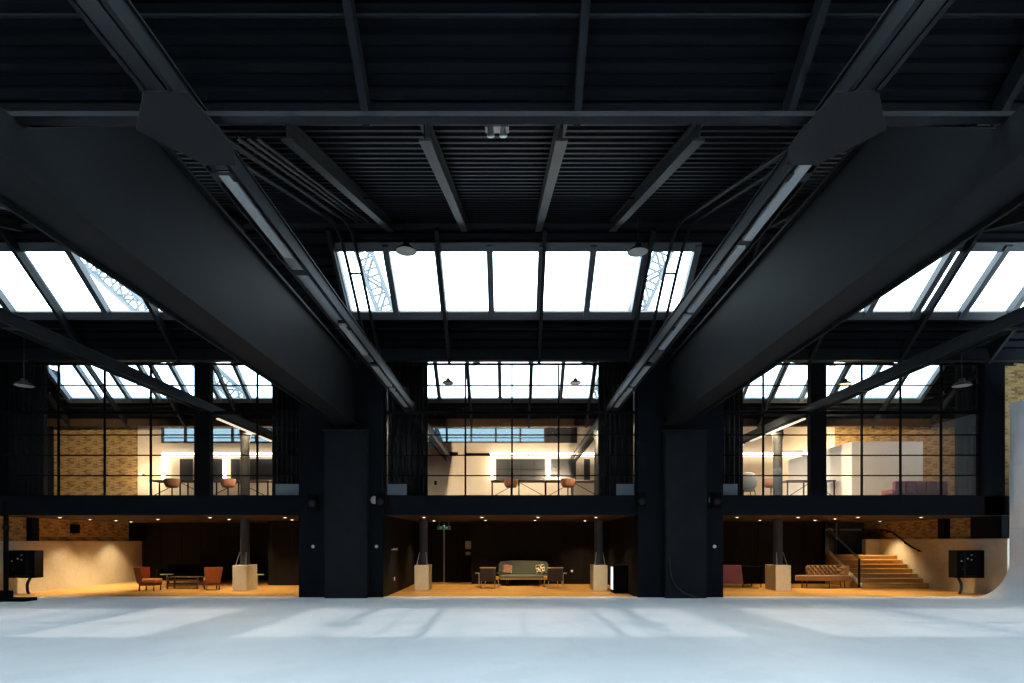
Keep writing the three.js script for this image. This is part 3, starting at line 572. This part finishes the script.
// ---------------------------------------------------------------- stairs
{
  const st = thing('staircase', 'wide oak staircase climbing beside the concrete wall', 'staircase'), d0 = 23.1, run = 0.315, rise = 0.171;
  for (let i = 0; i < 7; i++) obj('step', new RoundedBoxGeometry(16.08 - 13.5, rise * (i + 1) + 0.02, run + (i === 6 ? 2.2 : 0.02), 2, 0.008).translate((16.08 + 13.5) / 2, rise * (i + 1) / 2 - 0.01, -(d0 + i * run + (run + (i === 6 ? 2.2 : 0)) / 2)), M.wood, st);
  obj('stringer', bar(V(13.475, 0.08, -d0 + 0.02), V(13.475, 1.32, -(d0 + 2.25)), 0.05, 0.12), M.whiteWall, st);
  const b = thing('stair_balustrade', 'glass stair balustrade with a black post and sloping rail', 'balustrade');
  obj('post', bx(13.38, 13.44, 0, 1.12, d0 - 0.02, d0 + 0.04), M.matteBlack, b);
  obj('handrail', bar(V(13.41, 1.10, -d0), V(13.41, 2.30, -(d0 + 2.2)), 0.05, 0.05), M.metalPale, b);
  obj('glass_panel', prism([[d0 + 0.05, 0.2], [d0 + 2.2, 1.4], [d0 + 2.2, 2.26], [d0 + 0.05, 1.08]], 0.012).applyMatrix4(new THREE.Matrix4().makeBasis(V(0, 0, -1), V(0, 1, 0), V(1, 0, 0)).setPosition(13.404, 0, 0)), M.glass, b);
  const h = thing('wall_handrail', 'black handrail bracketed to the concrete wall by the stairs', 'handrail');
  obj('rail', tube([[15.98, 2.28, -26.0], [15.98, 2.26, -25.6], [15.98, 2.18, -25.2], [15.98, 1.6, -24.0], [15.98, 1.42, -23.5]], 0.035), M.matteBlack, h);
  for (const [y, z] of [[2.2, -25.45], [1.72, -24.3], [1.42, -23.5]]) obj('bracket', [rod(V(15.98, y, z), V(16.1, y - 0.04, z), 0.018), new THREE.SphereGeometry(0.05, 12, 8).translate(15.98, y, z)], M.matteBlack, h);
  const gd = settingGroup('door_3', 'dark glazed doors at the top of the stairs with pale push rails', 'door'), d = 27.6;
  obj('glass_leaf', bx(13.4, 14.95, 1.2, SOFFIT, d, d + 0.03), M.darkPane, gd);
  obj('glass_leaf', bx(14.98, 16.25, 1.2, SOFFIT, d, d + 0.03), M.darkPane, gd);
  obj('stile', bx(14.94, 14.99, 1.2, SOFFIT, d - 0.03, d), M.metalPale, gd);
  obj('push_rail', bx(13.5, 14.85, 2.28, 2.36, d - 0.05, d), M.metalPale, gd);
  obj('push_rail', bx(15.1, 16.1, 2.28, 2.36, d - 0.05, d), M.metalPale, gd);
  setting(obj('wall_stair_back', bx(13.25, 16.25, 0, 1.2, d, d + 0.15), M.panel), 'dark wall below the doors at the stair head', 'wall');
}
// ---------------------------------------------------------------- left lounge
function wingChair(label, pos, turn) {                               // faces +x at turn 0
  const t = thing('armchair', label, 'armchair', pos, turn, 'orange leather armchairs');
  const back = prism([[-0.30, 0.30], [-0.16, 0.30], [-0.13, 0.6], [-0.17, 0.88], [-0.40, 0.88], [-0.36, 0.6]], 0.5, 0.02).translate(0, 0, -0.25);
  for (let i = 0, p = back.attributes.position; i < p.count; i++) p.setZ(i, p.getZ(i) * (0.92 + 0.42 * (p.getY(i) - 0.3)));   // flares towards the top
  back.computeVertexNormals();
  obj('backrest', back, M.leather, t);
  obj('seat_base', rb(0.60, 0.13, 0.54, 0.03, 0.06, 0.255, 0), M.leather, t);
  obj('seat_cushion', rb(0.54, 0.15, 0.52, 0.06, 0.12, 0.385, 0), M.seatTan, t);
  for (const [x, z] of [[-0.24, -0.22], [-0.24, 0.22], [0.32, -0.22], [0.32, 0.22]]) obj('leg', along((L) => new THREE.CylinderGeometry(0.028, 0.016, L, 10).rotateX(-Math.PI / 2), V(x, 0, z), V(x, 0.2, z)), M.darkWood, t);
  t.scale.setScalar(0.95);
  return t;
}
wingChair('orange leather armchair in profile beside the concrete wall', [X(149, 22.1), -0.02, -22.1], 0);
wingChair('orange leather armchair seen from behind beside the plinth', [X(212, 22.4), -0.02, -22.4], Math.PI * 0.70);
{
  const t = thing('slatted_bench', 'low dark two tier slatted table between the orange armchairs', 'bench', [X(186, 23), -0.02, -23]);
  for (let i = 0; i < 4; i++) { obj('slat', rb(1.2, 0.03, 0.1, 0.008, 0, 0.44, -0.21 + i * 0.14), M.darkWood, t); obj('slat', rb(1.2, 0.03, 0.1, 0.008, 0, 0.20, -0.21 + i * 0.14), M.darkWood, t); }
  obj('rail', lb(1.2, 0.05, 0.03, 0, 0.33, 0.27), M.tufted, t); obj('rail', lb(1.2, 0.05, 0.03, 0, 0.12, 0.27), M.tufted, t);
  for (const [x, z] of [[-0.57, -0.24], [0.57, -0.24], [-0.57, 0.24], [0.57, 0.24]]) obj('leg', lb(0.05, 0.44, 0.05, x, 0.22, z), M.darkWood, t);
  const d = thing('black_sofa', 'dark low sofa in the shadow behind the slatted table', 'sofa', [X(186, 25.2), -0.02, -25.2]);
  obj('seat', rb(1.9, 0.25, 0.8, 0.05, 0, 0.32, 0), M.matteBlack, d); obj('backrest', rb(1.9, 0.45, 0.2, 0.06, 0, 0.62, -0.34), M.matteBlack, d);
  for (const o of [-1, 1]) obj('armrest', rb(0.16, 0.5, 0.8, 0.05, o * 0.95, 0.42, 0), M.matteBlack, d);
  for (const [x, z] of [[-0.9, -0.3], [0.9, -0.3], [-0.9, 0.3], [0.9, 0.3]]) obj('leg', lb(0.05, 0.2, 0.05, x, 0.1, z), M.matteBlack, d);
}
function pedestal(label, pos, r, h) {
  const t = thing('pedestal_table', label, 'side table', pos, 0, 'small pedestal tables');
  obj('table_top', lathe([[0.001, h - 0.025], [r - 0.01, h - 0.025], [r, h - 0.012], [r - 0.01, h], [0.001, h]]), M.metalPale, t);
  obj('pole', cyl(0.022, 0.022, h - 0.04, 0, h / 2, 0, 12), M.metalPale, t);
  obj('foot', lathe([[0.001, 0], [r * 0.7, 0], [r * 0.68, 0.015], [0.03, 0.03], [0.001, 0.03]]), M.metalPale, t);
}
pedestal('small pedestal table against the dark wall right of the left plinth', [X(257.5, 23.8), -0.02, -23.8], 0.26, 0.5);
pedestal('small pedestal table behind the orange armchair in profile', [X(167, 24), -0.02, -24], 0.24, 0.5);

// ---------------------------------------------------------------- central lounge
{
  const d = 24.9, t = thing('grey_sofa', 'grey green sofa on slim legs against the dark panelled wall', 'sofa', [X(523.5, d), -0.02, -d + 0.35]);
  obj('seat', rb(1.92, 0.16, 0.72, 0.05, 0, 0.36, 0), M.greyFabric, t);
  const back = prism([[-0.98, 0.42], [0.98, 0.42], [1.0, 0.78], [0.93, 0.90], [0.5, 0.94], [-0.5, 0.94], [-0.93, 0.90], [-1.0, 0.78]], 0.12, 0.03);
  obj('backrest', back.rotateX(-0.12).translate(0, 0.03, -0.36), M.greyFabric, t);
  for (const o of [-1, 1]) obj('armrest', rb(0.1, 0.26, 0.66, 0.04, o * 0.97, 0.53, 0), M.greyFabric, t);
  obj('front_rail', lb(1.9, 0.03, 0.03, 0, 0.285, 0.34), M.yellow, t);
  for (const [x, z] of [[-0.62, 0.3], [0.62, 0.3], [-0.7, -0.3], [0.7, -0.3]]) obj('leg', rod(V(x, 0.28, z), V(x * 1.05, 0, z), 0.024), M.darkWood, t);
  for (const [x, mat, label] of [[-0.66, M.zigzag, 'red and cream zigzag cushion on the left of the grey sofa'], [0.68, M.blockPrint, 'black and cream block print cushion on the right of the grey sofa']]) {
    const c = tag(obj('cushion', rb(0.38, 0.38, 0.14, 0.06, 0, 0, 0, 4), mat), label, 'cushion', 'sofa cushions');
    c.position.set(X(523.5, d) + x, 0.645, -d + 0.35 - 0.03); c.rotation.set(-0.35, 0, x < 0 ? -0.12 : 0.16);
  }
  function tubChair(label, px, turn) {
    const c = thing('tub_armchair', label, 'armchair', [X(px, 23.3), -0.02, -23.3], turn, 'charcoal armchairs with yellow piping');
    const tb = obj('backrest', new RoundedBoxGeometry(0.62, 0.52, 0.09, 3, 0.04).rotateX(0.1).translate(0, 0.53, 0.27), M.charcoal, c);
    obj('piping', rb(0.64, 0.04, 0.06, 0.018, 0, 0.795, 0.30), M.yellow, tb);
    obj('seat', rb(0.6, 0.13, 0.56, 0.04, 0, 0.38, -0.02), M.yellow, c);
    for (const o of [-1, 1]) obj('armrest', rb(0.06, 0.05, 0.5, 0.02, o * 0.31, 0.58, 0.02), M.charcoal, c);
    for (const [x, z] of [[-0.26, -0.24], [0.26, -0.24], [-0.26, 0.26], [0.26, 0.26]]) obj('leg', rod(V(x, 0.33, z), V(x * 1.1, 0, z * 1.1), 0.018), M.metalPale, c);
  }
  tubChair('charcoal armchair with yellow piping left of the grey sofa, seen from behind', 490, -0.25);
  tubChair('charcoal armchair with yellow piping right of the grey sofa, seen from behind', 553, 0.25);
  pedestal('small pedestal table left of the charcoal armchairs', [X(479, 23.9), -0.02, -23.9], 0.16, 0.55);
  pedestal('small pedestal table right of the charcoal armchairs', [X(563, 23.9), -0.02, -23.9], 0.16, 0.55);
}
{
  const t = thing('exit_sign', 'small green lit exit sign hanging above the dark double doors', 'sign', [X(444, 24.6), 2.34, -24.6]);
  const cv = document.createElement('canvas'); cv.width = 256; cv.height = 64; const c = cv.getContext('2d');
  c.fillStyle = '#0a7a3c'; c.fillRect(0, 0, 256, 64); c.fillStyle = '#d8f4dc';
  c.beginPath(); c.arc(66, 14, 6, 0, 7); c.fill(); c.lineWidth = 7; c.strokeStyle = '#d8f4dc';
  for (const l of [[62, 22, 54, 40], [54, 40, 70, 46], [70, 46, 66, 58], [54, 40, 40, 54], [62, 24, 78, 30], [60, 24, 46, 30]]) { c.beginPath(); c.moveTo(l[0], l[1]); c.lineTo(l[2], l[3]); c.stroke(); }
  c.fillRect(120, 26, 60, 12); c.beginPath(); c.moveTo(176, 10); c.lineTo(216, 32); c.lineTo(176, 54); c.fill();
  const tx = new THREE.CanvasTexture(cv); tx.colorSpace = THREE.SRGBColorSpace;
  obj('box', lb(0.52, 0.13, 0.05, 0, 0, 0), M.metalPale, t);
  const fg = new THREE.PlaneGeometry(0.5, 0.11); fg.userData.ownUv = true;
  obj('lit_face', fg.translate(0, 0, 0.027), std({ map: tx, emissive: 0xffffff, emissiveMap: tx, emissiveIntensity: 0.15, roughness: 0.5 }), t);
  for (const o of [-1, 1]) obj('hanger', rod(V(o * 0.2, 0.06, 0), V(o * 0.2, SOFFIT - 2.34, 0), 0.006), M.metalPale, t);
  const d = 26.5;
  tag(obj('notice', bx(X(465.3, d), X(471, d), Y(549, d), Y(541, d), d - 0.02, d), M.paper), 'pale paper notice on the dark wall right of the double doors', 'notice');
  tag(obj('notice', bx(X(465.6, d), X(470.4, d), Y(555, d), Y(551.8, d), d - 0.02, d), M.paper), 'small pale plate below the paper notice', 'notice');
  tag(obj('wall_socket', bx(X(571, 25.4), X(573, 25.4), Y(572, 25.4), Y(570, 25.4), 25.38, 25.4), M.paper), 'small white socket on the dark wall right of the sofa', 'socket');
  tag(obj('wall_socket', bx(-4.08, -4.06, 0.42, 0.54, 20.9, 21.02), M.paper), 'small white socket on the left lounge side wall', 'socket');
  const hk = thing('coat_rack', 'small dark coat rack on the left lounge side wall', 'coat rack', [-4.08, 1.5, -20.6]);
  obj('board', lb(0.03, 0.12, 0.9, 0.015, 0, 0), M.steel, hk);
  for (let i = 0; i < 4; i++) obj('hook', tube([[0.03, 0.02, -0.33 + i * 0.22], [0.10, 0.0, -0.33 + i * 0.22], [0.11, 0.06, -0.33 + i * 0.22]], 0.010, 12, 6), M.metalPale, hk);
}
{                                                                    // glass-fronted fridge standing sideways
  const d = 20.7, t = thing('drinks_fridge', 'black drinks fridge with a glowing white door beside the right plinth', 'fridge', [X(622, d), -0.02, -d - 0.3]);
  obj('body', rb(0.58, 0.96, 0.6, 0.015, 0.02, 0.5, 0), M.matteBlack, t);
  obj('glass_door', lb(0.02, 0.78, 0.5, -0.285, 0.52, 0), std({ color: 0xffffff, emissive: new THREE.Color(0.95, 1.0, 0.95), emissiveIntensity: 1.0, roughness: 0.2 }), t);
  obj('door_frame', [lb(0.03, 0.05, 0.6, -0.285, 0.945, 0), lb(0.03, 0.1, 0.6, -0.285, 0.08, 0), lb(0.03, 0.9, 0.05, -0.285, 0.5, 0.275), lb(0.03, 0.9, 0.05, -0.285, 0.5, -0.275)], M.matteBlack, t);
  for (const [x, z] of [[-0.2, -0.22], [0.25, -0.22], [-0.2, 0.22], [0.25, 0.22]]) obj('foot', cyl(0.025, 0.025, 0.03, x, 0.015, z, 10), M.rubber, t);
  const l = new THREE.RectAreaLight(new THREE.Color(0.95, 1, 0.95), 1.2, 0.5, 0.78); l.position.set(-0.31, 0.52, 0); l.lookAt(t.position.x - 5, t.position.y + 0.52, t.position.z); l.castShadow = true; t.add(l);
}
// ---------------------------------------------------------------- right lounge
{
  const d = 23.6, t = thing('mauve_sofa', 'angular mauve sofa with a black side panel beside the right pier', 'sofa', [X(741, d), -0.02, -d]);
  obj('back_panel', prism([[-1.0, 0.18], [0.02, 0.14], [-0.06, 0.86], [-1.0, 0.86]], 0.16, 0.01), M.mauve, t);
  obj('side_panel', prism([[0.03, 0.14], [0.82, 0.18], [0.82, 0.80], [-0.03, 0.84]], 0.12, 0.01).translate(0, 0, 0.02), M.matteBlack, t);
  obj('seat', rb(1.7, 0.24, 0.8, 0.05, -0.1, 0.32, -0.38), M.mauve, t);
  for (const [x, z] of [[-0.9, 0.06], [0.05, 0.06], [0.76, 0.06], [-0.8, -0.7], [0.7, -0.7]]) obj('leg', lb(0.03, 0.2, 0.03, x, 0.1, z), M.matteBlack, t);
}
{
  const d = 23.4, t = thing('tufted_sofa', 'brown button tufted curved sofa beside the stairs', 'sofa', [X(823, d), -0.02, -d]);
  const seat = new THREE.Shape(); seat.moveTo(-1.05, 0.12); seat.bezierCurveTo(-0.6, 0.42, 0.5, 0.46, 0.95, 0.2); seat.bezierCurveTo(1.05, 0.05, 1.02, -0.2, 0.9, -0.34); seat.lineTo(-0.6, -0.34); seat.bezierCurveTo(-0.9, -0.3, -1.08, -0.1, -1.05, 0.12);
  const sg = new THREE.ExtrudeGeometry(seat, { depth: 0.14, bevelEnabled: true, bevelSize: 0.03, bevelThickness: 0.03, bevelSegments: 3, curveSegments: 18 }).rotateX(Math.PI / 2).scale(1, 1, 1);
  obj('seat', sg.translate(0, 0.45, 0), M.tufted, t);
  // tufted back: one curved slab with diamond dimples
  const nx = 120, ny = 32, pos = [], idx = [];
  for (const face of [0, 1]) for (let j = 0; j <= ny; j++) for (let i = 0; i <= nx; i++) {
    const u = i / nx, v = j / ny, a = u * 8, b = v * 2, s = Math.cos((a + b) * Math.PI) * Math.cos((a - b) * Math.PI);
    const puff = face ? 0 : 0.075 * Math.abs(s) ** 0.6 - 0.045, x = -0.42 + 1.40 * u, z = -0.36 + 0.42 * Math.max(0, (u - 0.82) / 0.18) ** 2;
    pos.push(x + 0.05 * v * (u > 0.9 ? 1 : 0), 0.42 + 0.44 * v - (u < 0.06 ? 0.10 * (1 - u / 0.06) * v : 0), z + (face ? -0.12 : puff) - 0.08 * v);
  }
  const W = nx + 1, S = W * (ny + 1);
  for (let j = 0; j < ny; j++) for (let i = 0; i < nx; i++) { const a = j * W + i; idx.push(a, a + 1, a + W + 1, a, a + W + 1, a + W, S + a, S + a + W + 1, S + a + 1, S + a, S + a + W, S + a + W + 1); }
  for (let i = 0; i < nx; i++) { const a = ny * W + i; idx.push(a, a + 1, S + a + 1, a, S + a + 1, S + a); }
  for (let j = 0; j < ny; j++) for (const c of [0, nx]) { const a = j * W + c, b = a + W; idx.push(a, b, S + b, a, S + b, S + a); }
  const g = new THREE.BufferGeometry(); g.setAttribute('position', new THREE.Float32BufferAttribute(pos, 3)); g.setIndex(idx); g.computeVertexNormals();
  const bk = obj('backrest', g, M.tufted, t);
  for (let r = 0; r < 3; r++) for (let i = 0; i < 8; i++) { const u = (i + 0.5 + (r % 2) * 0.5) / 9; obj('button', new THREE.SphereGeometry(0.016, 8, 6).translate(-0.42 + 1.4 * u, 0.51 + r * 0.13, -0.36 + 0.42 * Math.max(0, (u - 0.82) / 0.18) ** 2 - 0.08 * (0.2 + r * 0.3) + 0.0), M.darkWood, bk); }
  for (const [x, z] of [[-0.85, 0.1], [-0.5, -0.25], [0.1, 0.28], [0.8, 0.05], [0.8, -0.25]]) obj('leg', rod(V(x, 0.29, z), V(x * 1.03, 0, z), 0.022), M.darkWood, t);
}
// ---------------------------------------------------------------- black power cabinets with hanging cables
function cabinet(x0, x1, d, side, cableX) {
  const t = thing('power_cabinet', 'black wall mounted power cabinet with small lamps at the ' + side, 'cabinet', [(x0 + x1) / 2, 0.54, -d - 0.2], 0, 'black power cabinets'), w = x1 - x0, k = side === 'left' ? 1 : -1;
  obj('body', rb(w, 0.94, 0.4, 0.012, 0, 0.47, 0), M.matteBlack, t);
  const cd = obj('door', lb(w * 0.62, 0.86, 0.015, (side === 'left' ? -1 : 1) * w * 0.14, 0.47, 0.207), M.matteBlack, t);
  obj('hinge_strip', lb(0.02, 0.86, 0.02, (side === 'left' ? 1 : -1) * w * 0.22, 0.47, 0.21), M.steel, t);
  for (const [x, y, m] of [[-0.12, 0.66, M.paper], [0.02, 0.78, M.metalPale], [0.02, 0.62, M.metalPale], [-0.34, 0.58, M.metalPale], [-0.3, 0.3, M.steel]]) obj('indicator', new THREE.SphereGeometry(0.028, 12, 8).translate(x * w, y, 0.212), m, cd);
  for (let i = 0; i < 6; i++) obj('socket', cyl(0.028, 0.028, 0.04, -0.2 * w + i * 0.08, 0.07, 0.21, 10).rotateX(0), M.steel, t);
  tag(obj('power_cable', tube([[cableX, 0.54, -d - 0.1], [cableX - k * 0.05, 0.34, -d - 0.04], [cableX, 0.12, -d + 0.02], [cableX + k * 0.1, 0.03, -d + 0.1]], 0.045, 30), M.rubber), 'thick black cable hanging from the ' + side + ' power cabinet', 'cable');
}
cabinet(15.16, 16.1, 20.4, 'right', 15.28);
cabinet(-17.1, -16.2, 20.4, 'left', -16.42);
{
  const t = thing('lighting_stand', 'black upright stand with a flat base at the left edge', 'stand', [-15.15, 0, -18.0]);
  obj('base', rb(1.1, 0.1, 0.5, 0.02, 0.2, 0.05, 0), M.matteBlack, t); obj('weight', rb(0.4, 0.22, 0.35, 0.04, -0.1, 0.2, 0), M.matteBlack, t);
  obj('pole', cyl(0.065, 0.065, 2.9, 0, 1.5, 0, 16), M.matteBlack, t); obj('clamp', cyl(0.09, 0.09, 0.12, 0, 2.2, 0, 16), M.steelDark, t);
}
// ---------------------------------------------------------------- fittings on the piers
[[313, 502, 'at the outer edge of the left pier'], [381, 500, 'at the inner edge of the left pier'], [641, 500, 'at the inner edge of the right pier'], [716, 500, 'at the outer edge of the right pier']].forEach(([px, py, where], i) => {
  const d = DG - 0.3, t = thing('wall_speaker', 'small black loudspeaker box ' + where, 'speaker', [X(px, d), Y(py, d), -d]);
  obj('cabinet', rb(0.3, 0.5, 0.24, 0.02, 0, 0, 0), M.matteBlack, t); obj('bracket', lb(0.08, 0.08, 0.1, 0, 0, -0.14), M.steelDark, t);
  obj('cone', lathe([[0.001, 0.02], [0.06, 0.012], [0.10, 0], [0.11, 0.01], [0.10, 0.02]], 20).rotateX(Math.PI / 2).translate(0, -0.06, 0.115), M.rubber, t);
});
for (const [px, py, label] of [[374.5, 500, 'pale round lamp disc at the inner edge of the left pier'], [712.5, 500, 'pale round lamp disc at the outer edge of the right pier']]) {
  const o = tag(obj('lamp_disc', new THREE.SphereGeometry(0.13, 20, 12, 0, Math.PI * 2, 0, Math.PI / 2).scale(1, 0.4, 1).rotateX(Math.PI / 2)), label, 'lamp'); o.material = M.lampWhite; o.position.set(X(px, DG - 0.12), Y(py, DG - 0.12), -DG + 0.12);
}
for (const [px, label] of [[313, 'small white button at chest height on the outer part of the left pier'], [376.5, 'small white button at chest height on the inner part of the left pier'], [714.5, 'small white button at chest height on the outer part of the right pier']])
  tag(obj('wall_button', cyl(0.05, 0.055, 0.03, 0, 0, 0).rotateX(Math.PI / 2).translate(X(px, DG - 0.12), Y(546.5, DG - 0.12), -DG + 0.135), M.paper), label, 'button', 'small white buttons on the piers');
tag(obj('hanging_cable', tube([[4.98, 1.3, -DG + 0.46], [4.97, 0.9, -DG + 0.47], [5.08, 0.5, -DG + 0.5], [5.35, 0.2, -DG + 0.55], [5.75, 0.04, -DG + 0.62]], 0.03, 40), M.rubber), 'black cable curving down the foot of the right pier', 'cable');

// ---------------------------------------------------------------- pendants and roof spotlight
function pendant(px, py, d, label, ceilingY) {
  const t = thing('pendant_lamp', label, 'pendant lamp', [X(px, d), Y(py, d), -d], 0, 'industrial pendant lamps');
  const shade = obj('shade', lathe([[0.27, -0.06], [0.275, -0.05], [0.20, 0.03], [0.10, 0.07], [0.08, 0.16], [0.001, 0.17], [0.001, 0.15], [0.07, 0.14], [0.09, 0.055], [0.19, 0.015], [0.262, -0.06]]), M.steel, t);
  obj('diffuser', cyl(0.25, 0.25, 0.02, 0, -0.045, 0, 28), M.lampWhite, shade);
  obj('cable', rod(V(0, 0.16, 0), V(0, ceilingY - t.position.y, 0), 0.012, 6), M.rubber, t);
}
pendant(406, 249, 15.6, 'large pendant lamp hanging left of the central rooflight', 10.2);
pendant(638, 250, 15.6, 'large pendant lamp hanging right of the central rooflight', 10.2);
pendant(448, 382, 26.7, 'pendant lamp left of centre behind the central glazing', 9.9);
pendant(575.5, 382, 26.7, 'pendant lamp right of centre behind the central glazing', 9.9);
pendant(158, 383, 24.5, 'pendant lamp behind the left glazing', 9.4);
pendant(845, 383, 24.5, 'pendant lamp behind the right glazing', 9.4);
pendant(24, 384, 18.6, 'pendant lamp in front of the far left black curtain', 9.3);
pendant(962, 384, 18.6, 'pendant lamp in front of the far right black curtain', 9.3);
{
  const d = 8.6, t = thing('twin_spotlight', 'small pale twin spotlight under the central cross beam', 'spotlight', [X(497, d), Y(126, d), -d]);
  obj('plate', rb(0.34, 0.06, 0.14, 0.01, 0, -0.03, 0), M.metalPale, t);
  for (const o of [-1, 1]) { const h = obj('head', new THREE.CylinderGeometry(0.045, 0.055, 0.1, 18).rotateX(0.35).translate(o * 0.09, -0.11, 0.03), M.metalPale, t); obj('lens', new THREE.CylinderGeometry(0.046, 0.046, 0.01, 18).rotateX(0.35).translate(o * 0.09, -0.163, 0.012), M.lampWhite, h); }
}
// ---------------------------------------------------------------- lattice steelwork outside, seen through the rooflights
function lattice(p, q, w, label) {
  const t = thing('lattice_boom', label, 'lattice', [0, 0, 0], 0, 'steel lattice outside'), dir = q.clone().sub(p), L = dir.length(), u = dir.clone().normalize();
  const s1 = V(-u.y, u.x, 0).normalize(), s2 = V(0, 0, 1), C = (t0, a, b) => p.clone().addScaledVector(u, t0).addScaledVector(s1, a * w / 2).addScaledVector(s2, b * w / 2);
  for (const a of [-1, 1]) for (const b of [-1, 1]) obj('chord', bar(C(0, a, b), C(L, a, b), w * 0.2, w * 0.2), M.crane, t);
  const n = Math.round(L / w / 1.3), lac = [];
  for (let i = 0; i < n; i++) for (const b of [-1, 1]) { const a = i % 2 ? 1 : -1; lac.push(bar(C(i * L / n, -a, b), C((i + 1) * L / n, a, b), w * 0.13, w * 0.13), bar(C(i * L / n, -1, b), C(i * L / n, 1, b), w * 0.1, w * 0.1)); }
  obj('lacing', lac, M.crane, t);
}
setting(obj('floor', bx(-60, 60, -0.6, -0.02, BACK + 0.5, 70), M.asphalt), 'bare ground outside behind the building', 'ground');
const OUT = 46, at = (px, py) => V(X(px, OUT), Y(py, OUT), -OUT);
lattice(at(478, 564), at(345, 200), 1.15, 'pale steel lattice outside the left end of the central rooflight');
lattice(at(524, 564), at(680, 215), 1.15, 'pale steel lattice outside the right end of the central rooflight');
lattice(at(424, 564), at(60, 235), 1.0, 'pale steel lattice outside the left rooflight');

renderer.render(scene, camera);
